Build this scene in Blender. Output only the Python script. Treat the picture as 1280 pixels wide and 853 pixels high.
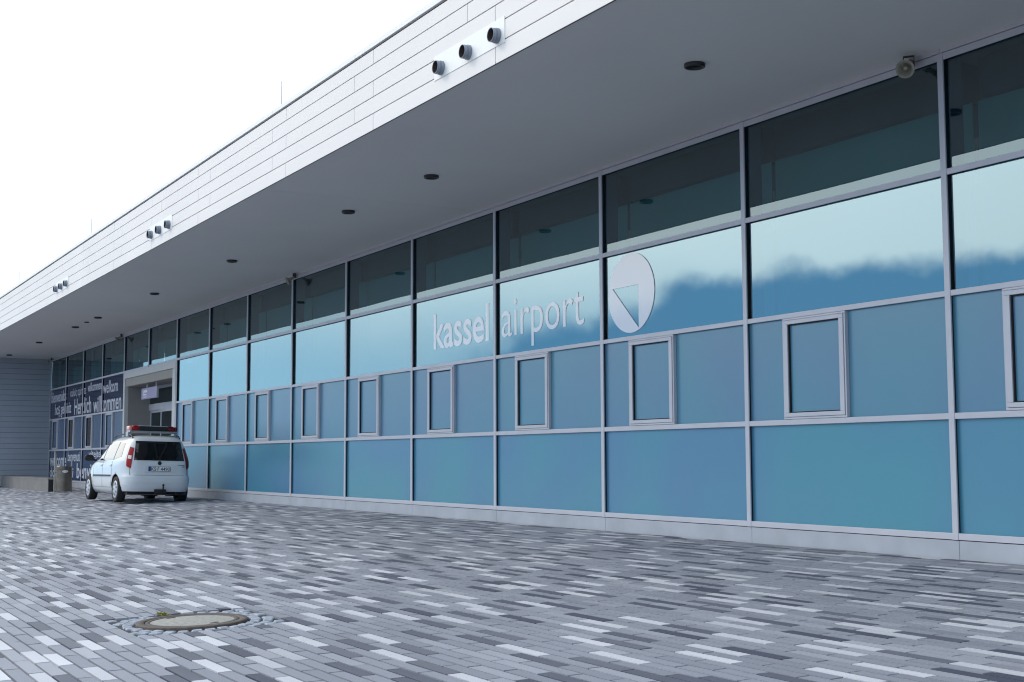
import bpy, bmesh, math, random
import numpy as np
from mathutils import Vector, Matrix

random.seed(7)
rng = np.random.default_rng(11)
sc = bpy.context.scene
for o in list(bpy.data.objects):
    bpy.data.objects.remove(o, do_unlink=True)
COL = sc.collection

# ------------------------------------------------------------------ camera
CAM = Vector((8.9016, -9.8467, 0.9617))
R_ = Vector((0.49335183, 0.86981979, -0.00418467))
U_ = Vector((0.07884858, -0.03992987, 0.99608660))
F_ = Vector((-0.86624874, 0.49175110, 0.08828353))
cd = bpy.data.cameras.new('camera')
cam = bpy.data.objects.new('camera', cd)
COL.objects.link(cam)
cd.sensor_width = 36.0
cd.lens = 1657.0 / 1280.0 * 36.0
cd.clip_start = 0.1
cd.clip_end = 6000
M = Matrix(((R_.x, U_.x, -F_.x, CAM.x), (R_.y, U_.y, -F_.y, CAM.y), (R_.z, U_.z, -F_.z, CAM.z), (0, 0, 0, 1)))
cam.matrix_world = M
sc.camera = cam

# ------------------------------------------------------------------ light
SUN_EL, SUN_AZ = math.radians(38), math.radians(218)   # azimuth of the sun, counter-clockwise from +X
sun_dir = Vector((math.cos(SUN_EL) * math.cos(SUN_AZ), math.cos(SUN_EL) * math.sin(SUN_AZ), math.sin(SUN_EL)))
sl = bpy.data.lights.new('sun', 'SUN')
sl.energy = 1.1
sl.angle = math.radians(14)
sl.color = (1.0, 0.90, 0.78)
so = bpy.data.objects.new('sun', sl)
COL.objects.link(so)
so.rotation_euler = (-sun_dir).to_track_quat('-Z', 'Y').to_euler()

CLOUD_BASE, CLOUD_GLOW = 13.0, 20.0
w = bpy.data.worlds.new('World')
sc.world = w
w.use_nodes = True
nt = w.node_tree
nt.nodes.clear()
def N(tree, kind, **kw):
    n = tree.nodes.new(kind)
    for k, v in kw.items():
        setattr(n, k, v)
    return n
out = N(nt, 'ShaderNodeOutputWorld')
bg = N(nt, 'ShaderNodeBackground')
bg.inputs['Strength'].default_value = 0.10
nt.links.new(bg.outputs[0], out.inputs['Surface'])
sky = N(nt, 'ShaderNodeTexSky', sky_type='NISHITA')
sky.sun_disc = False
sky.sun_elevation = SUN_EL
sky.sun_rotation = math.radians(90) - SUN_AZ
sky.air_density = 1.2
sky.dust_density = 0.6
tc = N(nt, 'ShaderNodeTexCoord')
sep = N(nt, 'ShaderNodeSeparateXYZ')
nt.links.new(tc.outputs['Generated'], sep.inputs[0])
# flattened cloud deck: direction / (height + c)
def math_node(tree, op, a=None, b=None, c=None, clamp=False):
    n = N(tree, 'ShaderNodeMath', operation=op)
    n.use_clamp = clamp
    for i, v in enumerate((a, b, c)):
        if v is None:
            continue
        if isinstance(v, (int, float)):
            n.inputs[i].default_value = v
        else:
            tree.links.new(v, n.inputs[i])
    return n.outputs[0]
zc = math_node(nt, 'MAXIMUM', sep.outputs['Z'], 0.0)
zd = math_node(nt, 'ADD', zc, 0.10)
cx = math_node(nt, 'DIVIDE', sep.outputs['X'], zd)
cy = math_node(nt, 'DIVIDE', sep.outputs['Y'], zd)
comb = N(nt, 'ShaderNodeCombineXYZ')
nt.links.new(cx, comb.inputs[0]); nt.links.new(cy, comb.inputs[1])
comb.inputs[2].default_value = 3.7
def noise_node(tree, vec, scale, detail, rough=.52, dist=0.0):
    n = N(tree, 'ShaderNodeTexNoise')
    n.inputs['Scale'].default_value = scale
    n.inputs['Detail'].default_value = detail
    n.inputs['Roughness'].default_value = rough
    n.inputs['Distortion'].default_value = dist
    tree.links.new(vec, n.inputs['Vector'])
    return n.outputs['Fac']
def smooth(tree, val, a, b):
    r = N(tree, 'ShaderNodeMapRange', interpolation_type='SMOOTHSTEP')
    r.inputs['From Min'].default_value = a; r.inputs['From Max'].default_value = b
    tree.links.new(val, r.inputs['Value'])
    return r.outputs[0]
def mixc(tree, fac, c1, c2):
    m_ = N(tree, 'ShaderNodeMixRGB', blend_type='MIX')
    for k, v in (('Fac', fac), ('Color1', c1), ('Color2', c2)):
        if isinstance(v, (tuple, float, int)): m_.inputs[k].default_value = v
        else: tree.links.new(v, m_.inputs[k])
    return m_.outputs[0]
# bright thin cloud, brighter round the veiled sun
dotn = N(nt, 'ShaderNodeVectorMath', operation='DOT_PRODUCT')
nt.links.new(tc.outputs['Generated'], dotn.inputs[0]); dotn.inputs[1].default_value = sun_dir[:]
glow = math_node(nt, 'POWER', math_node(nt, 'MAXIMUM', dotn.outputs['Value'], 0.0), 6.0)
cover = smooth(nt, noise_node(nt, comb.outputs[0], .34, 3, .45, .2), .40, .78)
pale = mixc(nt, .85, sky.outputs[0], (11.6, 13.8, 15.8, 1))
wisp = noise_node(nt, tc.outputs['Generated'], 7.0, 5, .52, 0.0)
wob = math_node(nt, 'MULTIPLY_ADD', wisp, .12, -.06)
deck = mixc(nt, cover, pale, (CLOUD_BASE, CLOUD_BASE * .985, CLOUD_BASE * .96, 1))
halo = N(nt, 'ShaderNodeMixRGB', blend_type='ADD')       # light scattered forward round the veiled sun
nt.links.new(math_node(nt, 'MULTIPLY', glow, 1.0), halo.inputs['Fac'])
nt.links.new(deck, halo.inputs['Color1'])
halo.inputs['Color2'].default_value = (CLOUD_GLOW, CLOUD_GLOW * .94, CLOUD_GLOW * .84, 1)
low = smooth(nt, math_node(nt, 'ADD', sep.outputs['Z'], math_node(nt, 'MULTIPLY', wob, .5)), .06, .155)
upper = mixc(nt, low, (8.4, 12.6, 16.0, 1), halo.outputs[0])      # bluer, dimmer air low down
# clear blue band low over the horizon with a wavy cloud edge above it
az = math_node(nt, 'ARCTAN2', sep.outputs['Y'], sep.outputs['X'])
lobe = math_node(nt, 'COSINE', math_node(nt, 'MULTIPLY', math_node(nt, 'SUBTRACT', az, math.radians(235)), 3.0))
edge = math_node(nt, 'MULTIPLY_ADD', lobe, .088, .064)
hgt = math_node(nt, 'SUBTRACT', math_node(nt, 'ADD', sep.outputs['Z'], wob), edge)
bank = smooth(nt, hgt, -.012, .009)
total = mixc(nt, bank, (3.0, 6.8, 11.2, 1), upper)
nt.links.new(total, bg.inputs['Color'])

sc.view_settings.view_transform = 'Standard'
sc.view_settings.look = 'None'
sc.view_settings.gamma = 1.0
sc.view_settings.use_curve_mapping = False
sc.view_settings.exposure = -0.08
sc.render.engine = 'CYCLES'
sc.cycles.max_bounces = 10
sc.cycles.transparent_max_bounces = 12
sc.cycles.use_denoising = True
sc.cycles.filter_width = 1.15

# ------------------------------------------------------------------ materials
MATS = {}
def mat(name, color, rough=0.6, metal=0.0, spec=0.5, bump=None, noise=None, coat=0.0):
    """principled material; noise=(scale, amount, detail) modulates colour, bump=(scale, strength, distance)"""
    m = bpy.data.materials.new(name)
    m.use_nodes = True
    t = m.node_tree
    b = t.nodes['Principled BSDF']
    b.inputs['Base Color'].default_value = (*color, 1)
    b.inputs['Roughness'].default_value = rough
    b.inputs['Metallic'].default_value = metal
    b.inputs['Specular IOR Level'].default_value = spec
    b.inputs['Coat Weight'].default_value = coat
    b.inputs['Coat Roughness'].default_value = 0.03
    if noise or bump:
        co = N(t, 'ShaderNodeTexCoord')
        geo = N(t, 'ShaderNodeNewGeometry')
    if noise:
        nz = N(t, 'ShaderNodeTexNoise')
        nz.inputs['Scale'].default_value = noise[0]
        nz.inputs['Detail'].default_value = noise[2] if len(noise) > 2 else 5
        t.links.new(geo.outputs['Position'], nz.inputs['Vector'])
        r = N(t, 'ShaderNodeMapRange')
        r.inputs['From Min'].default_value = 0.25
        r.inputs['From Max'].default_value = 0.75
        r.inputs['To Min'].default_value = 1 - noise[1]
        r.inputs['To Max'].default_value = 1 + noise[1]
        t.links.new(nz.outputs['Fac'], r.inputs['Value'])
        mx = N(t, 'ShaderNodeMixRGB', blend_type='MULTIPLY')
        mx.inputs['Fac'].default_value = 1
        mx.inputs['Color1'].default_value = (*color, 1)
        t.links.new(r.outputs[0], mx.inputs['Color2'])
        t.links.new(mx.outputs[0], b.inputs['Base Color'])
    if bump:
        nb = N(t, 'ShaderNodeTexNoise')
        nb.inputs['Scale'].default_value = bump[0]
        nb.inputs['Detail'].default_value = 4
        t.links.new(geo.outputs['Position'], nb.inputs['Vector'])
        bp = N(t, 'ShaderNodeBump')
        bp.inputs['Strength'].default_value = bump[1]
        bp.inputs['Distance'].default_value = bump[2]
        t.links.new(nb.outputs['Fac'], bp.inputs['Height'])
        t.links.new(bp.outputs[0], b.inputs['Normal'])
    MATS[name] = m
    return m

def glass_mat(name, tint, trans, base, warp=0.0012, rough=0.0):
    """coated facade glass: mirror layer whose strength grows towards grazing, tinted see-through body"""
    m = bpy.data.materials.new(name)
    m.use_nodes = True
    t = m.node_tree
    t.nodes.clear()
    o = N(t, 'ShaderNodeOutputMaterial')
    g = N(t, 'ShaderNodeBsdfGlossy')
    g.inputs['Color'].default_value = (*tint, 1)
    g.inputs['Roughness'].default_value = rough
    tr = N(t, 'ShaderNodeBsdfTransparent')
    tr.inputs['Color'].default_value = (*trans, 1)
    fr = N(t, 'ShaderNodeFresnel')
    fr.inputs['IOR'].default_value = 1.55
    geo = N(t, 'ShaderNodeNewGeometry')
    f = math_node(t, 'MULTIPLY_ADD', fr.outputs[0], 1 - base, base, clamp=True)
    f = math_node(t, 'MULTIPLY', f, math_node(t, 'SUBTRACT', 1.0, geo.outputs['Backfacing']))   # the mirror coat is on the outer face only
    mx = N(t, 'ShaderNodeMixShader')
    t.links.new(f, mx.inputs['Fac'])
    t.links.new(tr.outputs[0], mx.inputs[1])
    t.links.new(g.outputs[0], mx.inputs[2])
    t.links.new(mx.outputs[0], o.inputs['Surface'])
    oi = N(t, 'ShaderNodeObjectInfo')
    nz = N(t, 'ShaderNodeTexNoise', noise_dimensions='4D')
    nz.inputs['Scale'].default_value = 0.55
    nz.inputs['Detail'].default_value = 1.0
    t.links.new(geo.outputs['Position'], nz.inputs['Vector'])
    t.links.new(math_node(t, 'MULTIPLY', oi.outputs['Random'], 50.0), nz.inputs['W'])
    bp = N(t, 'ShaderNodeBump')
    bp.inputs['Strength'].default_value = 1.0
    bp.inputs['Distance'].default_value = warp
    t.links.new(nz.outputs['Fac'], bp.inputs['Height'])
    t.links.new(bp.outputs[0], g.inputs['Normal'])
    MATS[name] = m
    return m

mat('aluminium', (0.56, 0.555, 0.61), 0.42, 0.2, noise=(3.0, 0.05))
mat('gasket', (0.008, 0.008, 0.011), 0.7)
mat('plinth', (0.42, 0.445, 0.50), 0.5, noise=(2.2, 0.12, 8))
mat('fascia', (0.745, 0.715, 0.715), 0.5, noise=(0.7, 0.03))
mat('coping', (0.78, 0.78, 0.79), 0.45)
mat('spout_plate', (0.83, 0.83, 0.82), 0.45)
mat('spout', (0.20, 0.23, 0.29), 0.4, noise=(9, .15))
mat('spout_inside', (0.05, 0.03, 0.028), 0.8)
mat('soffit', (0.635, 0.62, 0.605), 0.75, noise=(0.5, 0.04))
mat('shadow_gap', (0.012, 0.01, 0.014), 0.8)
mat('cladding', (0.32, 0.36, 0.42), 0.55, noise=(0.8, 0.07))
mat('bench', (0.17, 0.165, 0.165), 0.7, noise=(2.0, 0.15))
mat('bench_end', (0.02, 0.02, 0.024), 0.7)
mat('lamp_ring', (0.02, 0.02, 0.022), 0.35)
mat('lamp_inside', (0.008, 0.008, 0.009), 0.5)
mat('horn', (0.33, 0.31, 0.25), 0.5, noise=(12, .12))
mat('horn_dark', (0.06, 0.055, 0.05), 0.6)
mat('rod', (0.45, 0.45, 0.47), 0.4, 0.6)
mat('interior', (0.30, 0.40, 0.42), 0.8, noise=(0.6, .1))
mat('interior_ceiling', (0.09, 0.10, 0.11), 0.8)
mat('interior_floor', (0.20, 0.20, 0.20), 0.5)
mat('beam', (0.045, 0.032, 0.028), 0.8, noise=(2.5, .25))
mat('column', (0.05, 0.07, 0.11), 0.5)
mat('blind', (0.20, 0.29, 0.29), 0.7, noise=(0.5, .12))
mat('vinyl', (0.86, 0.82, 0.86), 0.35, 0.0, 0.5, coat=1.0)
mat('vinyl_white', (0.58, 0.60, 0.68), 0.55)
mat('portal', (0.62, 0.61, 0.60), 0.5, noise=(1.5, .04))
mat('portal_taupe', (0.36, 0.33, 0.30), 0.6, noise=(3, .06))
mat('reveal', (0.30, 0.285, 0.28), 0.65, noise=(2, .07))
mat('sign_violet', (0.33, 0.27, 0.46), 0.4)
mat('steel', (0.42, 0.42, 0.43), 0.32, 0.8)
mat('bin_bronze', (0.22, 0.19, 0.155), 0.38, 0.75, noise=(5, .25))
mat('post', (0.42, 0.38, 0.33), 0.45, 0.4)
mat('label_white', (0.8, 0.8, 0.82), 0.5)
mat('cast_iron', (0.075, 0.060, 0.055), 0.75, noise=(25, .35), bump=(60, .4, .004))
mat('lid_concrete', (0.27, 0.265, 0.25), 0.85, noise=(28, .25, 8), bump=(120, .6, .004))
mat('sett', (0.26, 0.29, 0.35), 0.7, noise=(18, .3, 6), bump=(40, .7, .006))
mat('sand', (0.035, 0.035, 0.037), 0.95, noise=(8, .3))
mat('asphalt', (0.16, 0.165, 0.18), 0.85, noise=(0.4, .15))
mat('weed', (0.28, 0.27, 0.03), 0.6, noise=(40, .3))
mat('paint_white', (0.66, 0.69, 0.73), 0.28, 0.0, 0.5, coat=0.6)
mat('car_glass', (0.008, 0.010, 0.012), 0.03, 0.0, 0.6)
mat('side_glass', (0.02, 0.024, 0.026), 0.02, 0.0, 1.0, coat=1.0)
mat('black_plastic', (0.012, 0.012, 0.014), 0.5)
mat('rubber', (0.014, 0.014, 0.015), 0.8)
mat('hubcap', (0.55, 0.56, 0.60), 0.35, 0.5)
mat('red_lens', (0.36, 0.004, 0.007), 0.3, 0, .25, coat=.12)
mat('dark_red_lens', (0.13, 0.005, 0.008), 0.3, 0, .25, coat=.12)
mat('clear_lens', (0.7, 0.68, 0.68), 0.15, coat=1.0)
mat('amber_pink', (0.75, 0.28, 0.24), 0.25, coat=.5)
mat('plate_white', (0.75, 0.76, 0.78), 0.5)
mat('plate_blue', (0.01, 0.03, 0.25), 0.5)
mat('plate_black', (0.006, 0.006, 0.008), 0.5)
mat('seat_cloth', (0.015, 0.015, 0.017), 0.9)
mat('seam', (0.10, 0.105, 0.115), 0.7)
mat('glass_clear_dark', (0.035, 0.025, 0.02), 0.05)
glass_mat('glass_high', (0.82, 0.97, 1.0), (0.58, 0.80, 0.82), 0.12, 0.003)
glass_mat('glass_sign', (0.74, 0.95, 1.0), (0.45, 0.68, 0.74), 0.29, 0.003)
glass_mat('glass_welcome', (0.72, 0.74, 0.95), (0.20, 0.22, 0.36), 0.22)
glass_mat('glass_added_skylight', (0.9, 0.95, 1.0), (0.8, 0.9, 0.9), 0.04)  # glazing of the roof opening added to light the hall
glass_mat('glass_door', (0.8, 0.95, 1.0), (0.18, 0.24, 0.26), 0.08)

MATS['vinyl'].node_tree.nodes['Principled BSDF'].inputs['Coat IOR'].default_value = 1.9
def frosted(name, color, rough, spec, drift=(1, 1, 1)):
    m = mat(name, color, rough, 0.0, spec)
    t = m.node_tree
    b = t.nodes['Principled BSDF']
    b.inputs['IOR'].default_value = 1.9
    geo = N(t, 'ShaderNodeNewGeometry'); oi = N(t, 'ShaderNodeObjectInfo')
    nz = N(t, 'ShaderNodeTexNoise', noise_dimensions='4D')
    nz.inputs['Scale'].default_value = 0.55; nz.inputs['Detail'].default_value = 1.5
    t.links.new(geo.outputs['Position'], nz.inputs['Vector'])
    t.links.new(math_node(t, 'MULTIPLY', oi.outputs['Random'], 2.2), nz.inputs['W'])
    c2 = tuple(a * d_ for a, d_ in zip(color, drift))
    mx = mixc(t, smooth(t, nz.outputs['Fac'], .32, .68), (*color, 1), (*c2, 1))
    # faint dust, denser in patches
    dn = noise_node(t, geo.outputs['Position'], 3.0, 8, .65)
    du = math_node(t, 'MULTIPLY', smooth(t, dn, .45, .85), .015)
    t.links.new(mixc(t, du, mx, (.35, .36, .36, 1)), b.inputs['Base Color'])
    return m
frosted('glass_frosted', (0.062, 0.275, 0.375), 0.24, 0.5, (1.25, .83, 1.04))
frosted('glass_navy', (0.030, 0.055, 0.135), 0.2, 0.5)
frosted('glass_frosted_shaded', (0.075, 0.120, 0.215), 0.24, 0.5)  # same frosted panes, corner shade put into a darker, greyer colour
frosted('glass_frosted_upper', (0.080, 0.258, 0.368), 0.28, 0.45, (1.3, .86, 1.0))

# paving stone: tone attribute picks the concrete colour, world position gives grain and dirt
def paver_material():
    m = bpy.data.materials.new('paver')
    m.use_nodes = True
    t = m.node_tree
    b = t.nodes['Principled BSDF']
    at = N(t, 'ShaderNodeAttribute', attribute_name='tone')
    rp = N(t, 'ShaderNodeValToRGB')
    e = rp.color_ramp.elements
    e[0].position = 0.0; e[0].color = (0.056, 0.062, 0.092, 1)
    e[1].position = 1.0; e[1].color = (0.50, 0.51, 0.565, 1)
    k = e.new(0.5); k.color = (0.224, 0.238, 0.285, 1)
    t.links.new(at.outputs['Fac'], rp.inputs['Fac'])
    geo = N(t, 'ShaderNodeNewGeometry')
    n1 = N(t, 'ShaderNodeTexNoise'); n1.inputs['Scale'].default_value = 0.45; n1.inputs['Detail'].default_value = 6
    n2 = N(t, 'ShaderNodeTexNoise'); n2.inputs['Scale'].default_value = 160; n2.inputs['Detail'].default_value = 3
    t.links.new(geo.outputs['Position'], n1.inputs['Vector'])
    t.links.new(geo.outputs['Position'], n2.inputs['Vector'])
    a = math_node(t, 'MULTIPLY_ADD', n1.outputs['Fac'], 0.40, 0.80)
    c = math_node(t, 'MULTIPLY_ADD', n2.outputs['Fac'], 0.5, 0.75)
    f = math_node(t, 'MULTIPLY', a, c)
    mx = N(t, 'ShaderNodeMixRGB', blend_type='MULTIPLY')
    mx.inputs['Fac'].default_value = 1
    t.links.new(rp.outputs[0], mx.inputs['Color1'])
    t.links.new(f, mx.inputs['Color2'])
    n3 = N(t, 'ShaderNodeTexNoise'); n3.inputs['Scale'].default_value = 0.9; n3.inputs['Detail'].default_value = 7; n3.inputs['Roughness'].default_value = .62
    t.links.new(geo.outputs['Position'], n3.inputs['Vector'])
    r3 = N(t, 'ShaderNodeMapRange', interpolation_type='SMOOTHSTEP')
    r3.inputs['From Min'].default_value = .56; r3.inputs['From Max'].default_value = .74; r3.inputs['To Max'].default_value = .4
    t.links.new(n3.outputs['Fac'], r3.inputs['Value'])
    st_ = N(t, 'ShaderNodeMixRGB', blend_type='MULTIPLY'); st_.inputs['Color2'].default_value = (.66, .60, .56, 1)
    t.links.new(r3.outputs[0], st_.inputs['Fac']); t.links.new(mx.outputs[0], st_.inputs['Color1'])
    t.links.new(st_.outputs[0], b.inputs['Base Color'])
    b.inputs['Roughness'].default_value = 0.62
    b.inputs['Specular IOR Level'].default_value = 0.35
    bp = N(t, 'ShaderNodeBump'); bp.inputs['Strength'].default_value = 0.35; bp.inputs['Distance'].default_value = 0.002
    t.links.new(n2.outputs['Fac'], bp.inputs['Height'])
    t.links.new(bp.outputs[0], b.inputs['Normal'])
    MATS['paver'] = m
paver_material()

# ------------------------------------------------------------------ mesh helpers
class MB:
    """collects geometry with material slots, then builds one mesh object"""
    def __init__(s):
        s.v, s.f, s.m, s.sm = [], [], [], []
    def add(s, v, f, mi=0, smooth=False):
        o = len(s.v)
        s.v += [tuple(p) for p in v]
        for q in f:
            s.f.append(tuple(i + o for i in q)); s.m.append(mi); s.sm.append(smooth)
        return s
    def box(s, x0, x1, y0, y1, z0, z1, mi=0, bev=0.0):
        if bev <= 0:
            v = [(x, y, z) for x in (x0, x1) for y in (y0, y1) for z in (z0, z1)]
            f = [(0, 1, 3, 2), (4, 6, 7, 5), (0, 4, 5, 1), (2, 3, 7, 6), (0, 2, 6, 4), (1, 5, 7, 3)]
            return s.add(v, f, mi)
        bm = bmesh.new()
        bmesh.ops.create_cube(bm, size=1)
        for p in bm.verts:
            p.co = Vector(((x0 + x1) / 2 + p.co.x * (x1 - x0), (y0 + y1) / 2 + p.co.y * (y1 - y0), (z0 + z1) / 2 + p.co.z * (z1 - z0)))
        bmesh.ops.bevel(bm, geom=bm.edges[:], offset=bev, segments=2, affect='EDGES', profile=.6)
        s.frombm(bm, mi)
        return s
    def frombm(s, bm, mi=0, smooth=False):
        bm.verts.index_update()
        s.add([p.co[:] for p in bm.verts], [[p.index for p in f.verts] for f in bm.faces], mi, smooth)
        bm.free()
    def tube(s, pts, r, n=12, mi=0, cap=True, smooth=True):
        pts = [Vector(p) for p in pts]
        rs = r if isinstance(r, (list, tuple)) else [r] * len(pts)
        rings = []
        for i, p in enumerate(pts):
            d = (pts[min(i + 1, len(pts) - 1)] - pts[max(i - 1, 0)]).normalized()
            a = d.orthogonal().normalized() if abs(d.z) > .9 else d.cross(Vector((0, 0, 1))).normalized()
            b = d.cross(a)
            rings.append([p + (a * math.cos(2 * math.pi * k / n) + b * math.sin(2 * math.pi * k / n)) * rs[i] for k in range(n)])
        v = [q for g in rings for q in g]
        f = [(i * n + k, i * n + (k + 1) % n, (i + 1) * n + (k + 1) % n, (i + 1) * n + k) for i in range(len(pts) - 1) for k in range(n)]
        s.add(v, f, mi, smooth)
        if cap:
            s.add(rings[0], [tuple(range(n))], mi)
            s.add(rings[-1], [tuple(range(n))], mi)
        return s
    def lathe(s, prof, origin, axis, n=32, mi=0, smooth=True):
        """prof: list of (radius, distance along axis)"""
        axis = Vector(axis).normalized()
        a = axis.orthogonal().normalized(); b = axis.cross(a)
        o = Vector(origin)
        v = [o + axis * h + (a * math.cos(2 * math.pi * k / n) + b * math.sin(2 * math.pi * k / n)) * r for r, h in prof for k in range(n)]
        f = [(i * n + k, i * n + (k + 1) % n, (i + 1) * n + (k + 1) % n, (i + 1) * n + k) for i in range(len(prof) - 1) for k in range(n)]
        return s.add(v, f, mi, smooth)
    def mesh(s, name, mats):
        me = bpy.data.meshes.new(name)
        me.from_pydata(s.v, [], s.f)
        for m in (mats if isinstance(mats, (list, tuple)) else [mats]):
            me.materials.append(MATS[m])
        me.polygons.foreach_set('material_index', s.m)
        me.polygons.foreach_set('use_smooth', s.sm)
        me.validate()
        bm = bmesh.new(); bm.from_mesh(me)
        bmesh.ops.recalc_face_normals(bm, faces=bm.faces[:])
        bm.to_mesh(me); bm.free()
        me.update()
        return me
    def build(s, name, mats, parent=None, loc=(0, 0, 0)):
        return link(name, s.mesh(name, mats), parent, loc)

def link(name, me, parent=None, loc=(0, 0, 0)):
    o = bpy.data.objects.new(name, me)
    COL.objects.link(o)
    o.location = loc
    if parent is not None:
        o.parent = parent
    return o
def empty(name, loc=(0, 0, 0)):
    o = bpy.data.objects.new(name, None)
    COL.objects.link(o)
    o.location = loc
    o.empty_display_size = .2
    return o
def tag(o, label=None, cat=None, group=None, kind=None):
    if label: o['label'] = label
    if cat: o['category'] = cat
    if group: o['group'] = group
    if kind: o['kind'] = kind
    return o
def copy_tree(o, parent=None):
    c = o.copy(); COL.objects.link(c)
    if parent is not None:
        c.parent = parent
    for ch in list(o.children):
        copy_tree(ch, c)
    return c

# ------------------------------------------------------------------ ground
SLOPE = math.atan(0.026)                      # paving falls away from the building
pavement = empty('pavement')
pavement.rotation_euler.x = SLOPE
tag(pavement, kind='structure')
MB().box(-60, 25, -30, 0.3, -0.06, -0.016).build('bedding', 'sand', pavement)
far = MB().add([(-3000, -3000, -0.84), (3000, -3000, -0.84), (3000, 3000, -0.84), (-3000, 3000, -0.84)], [(0, 1, 2, 3)]).build('ground', 'asphalt')
tag(far, kind='structure')

PL, PW, JT = 0.515, 0.0975, 0.0105             # stone pitch along, pitch across, joint
YTOP = -0.012
MHX, MHY = -0.565, -7.105                     # manhole centre (pavement coordinates)
row_of = lambda y: int(math.floor((YTOP - y) / PW))
r0, r1 = row_of(MHY + 0.50), row_of(MHY - 0.50)
SX0, SX1 = MHX - 0.53, MHX + 0.52
SY1, SY0 = YTOP - r0 * PW, YTOP - (r1 + 1) * PW
XA, XB, YB = -47.5, 14.0, -16.0
above = []
stones = []                                   # x0, x1, y0, y1, tone
for r in range(int((YTOP - YB) / PW)):
    y1 = YTOP - r * PW; y0 = y1 - PW
    x = XA - ((r * 0.37 + random.uniform(-.09, .09)) % 1.0) * PL
    prev = None; cur = []
    while x < XB:
        a, b = x, x + PL
        k = 'mid'
        for _ in range(3):
            u = random.random()
            k = 'dark' if u < .245 else 'light' if u < .435 else 'mid'
            same = k != 'mid' and (k == prev or any(kk == k and q0 < b - .04 and q1 > a + .04 for q0, q1, kk in above))
            if not same or random.random() < .12: break
            k = 'mid'
        prev = k; cur.append((a, b, k))
        t = {'dark': random.gauss(.06, .05), 'mid': random.gauss(.50, .045), 'light': random.gauss(.93, .06)}[k]
        t = min(max(t, 0), 1)
        if r0 <= r <= r1 and b > SX0 and a < SX1:
            if a < SX0 - .05: stones.append((a, SX0, y0, y1, t))
            if b > SX1 + .05: stones.append((SX1, b, y0, y1, t))
        else:
            stones.append((a, b, y0, y1, t))
        x = b
    above = cur
st = np.array(stones)
ctr = np.stack([(st[:, 0] + st[:, 1]) / 2, (st[:, 2] + st[:, 3]) / 2, np.zeros(len(st))], 1)
world = ctr.copy(); world[:, 1] = ctr[:, 1] * math.cos(SLOPE); world[:, 2] = ctr[:, 1] * math.sin(SLOPE)
d = world - np.array(CAM)
dz = d @ np.array(F_)
px = 640 + 1657 * (d @ np.array(R_)) / np.maximum(dz, .01)
py = 426.5 - 1657 * (d @ np.array(U_)) / np.maximum(dz, .01)
inview = (dz > .5) & (px > -8) & (px < 1288) & (py < 860)
whole = (st[:, 1] - st[:, 0]) > PL - .001
score = np.where(inview & whole, np.linalg.norm(d, axis=1), 1e9)
near = np.argsort(score)[:300]
is_near = np.zeros(len(st), bool); is_near[near] = True

def stone_arrays(S, lift):
    """top face with a small chamfer; returns vertex and quad arrays"""
    n = len(S); g = JT / 2; c = 0.0022
    v = np.zeros((n, 8, 3))
    xo0, xo1, yo0, yo1 = S[:, 0] + g, S[:, 1] - g, S[:, 2] + g, S[:, 3] - g
    for i, (ax, ay) in enumerate(((0, 0), (1, 0), (1, 1), (0, 1))):
        X = (xo0, xo1)[ax]; Y = (yo0, yo1)[ay]
        sx = c if ax == 0 else -c; sy = c if ay == 0 else -c
        v[:, i, 0] = X + sx; v[:, i, 1] = Y + sy; v[:, i, 2] = lift[:, i]
        v[:, 4 + i, 0] = X; v[:, 4 + i, 1] = Y; v[:, 4 + i, 2] = -0.021
    q = np.array([(0, 1, 2, 3), (4, 5, 1, 0), (5, 6, 2, 1), (6, 7, 3, 2), (7, 4, 0, 3)])
    f = (q[None] + (np.arange(n) * 8)[:, None, None]).reshape(-1, 4)
    return v.reshape(-1, 3), f
def stone_mesh(name, S, lift):
    v, f = stone_arrays(S, lift)
    me = bpy.data.meshes.new(name)
    me.vertices.add(len(v)); me.vertices.foreach_set('co', v.ravel())
    me.loops.add(len(f) * 4); me.loops.foreach_set('vertex_index', f.ravel().astype(np.int32))
    me.polygons.add(len(f)); me.polygons.foreach_set('loop_start', (np.arange(len(f)) * 4).astype(np.int32))
    me.materials.append(MATS['paver'])
    me.polygons.foreach_set('use_smooth', np.zeros(len(f), bool))
    me.update(calc_edges=True)
    a = me.attributes.new('tone', 'FLOAT', 'FACE')
    a.data.foreach_set('value', np.repeat(S[:, 4], 5).astype(np.float32))
    return me
rest = st[~is_near]
base_lift = rng.normal(0, .0007, (len(rest), 1)) + rng.normal(0, .0006, (len(rest), 4))
fld = link('paver_field', stone_mesh('paver_field', rest, base_lift), pavement)
tag(fld, kind='stuff')
variants = {}
for i in near:
    x0, x1, y0, y1, t = st[i]
    key = (round(t * 12), random.randrange(2))
    if key not in variants:
        S = np.array([(-PL / 2, PL / 2, -PW / 2, PW / 2, key[0] / 12)])
        variants[key] = stone_mesh('paving_stone', S, rng.normal(0, .0008, (1, 4)))
    link('paving_stone', variants[key], pavement, ((x0 + x1) / 2, (y0 + y1) / 2, random.gauss(0, .0006)))

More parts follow.
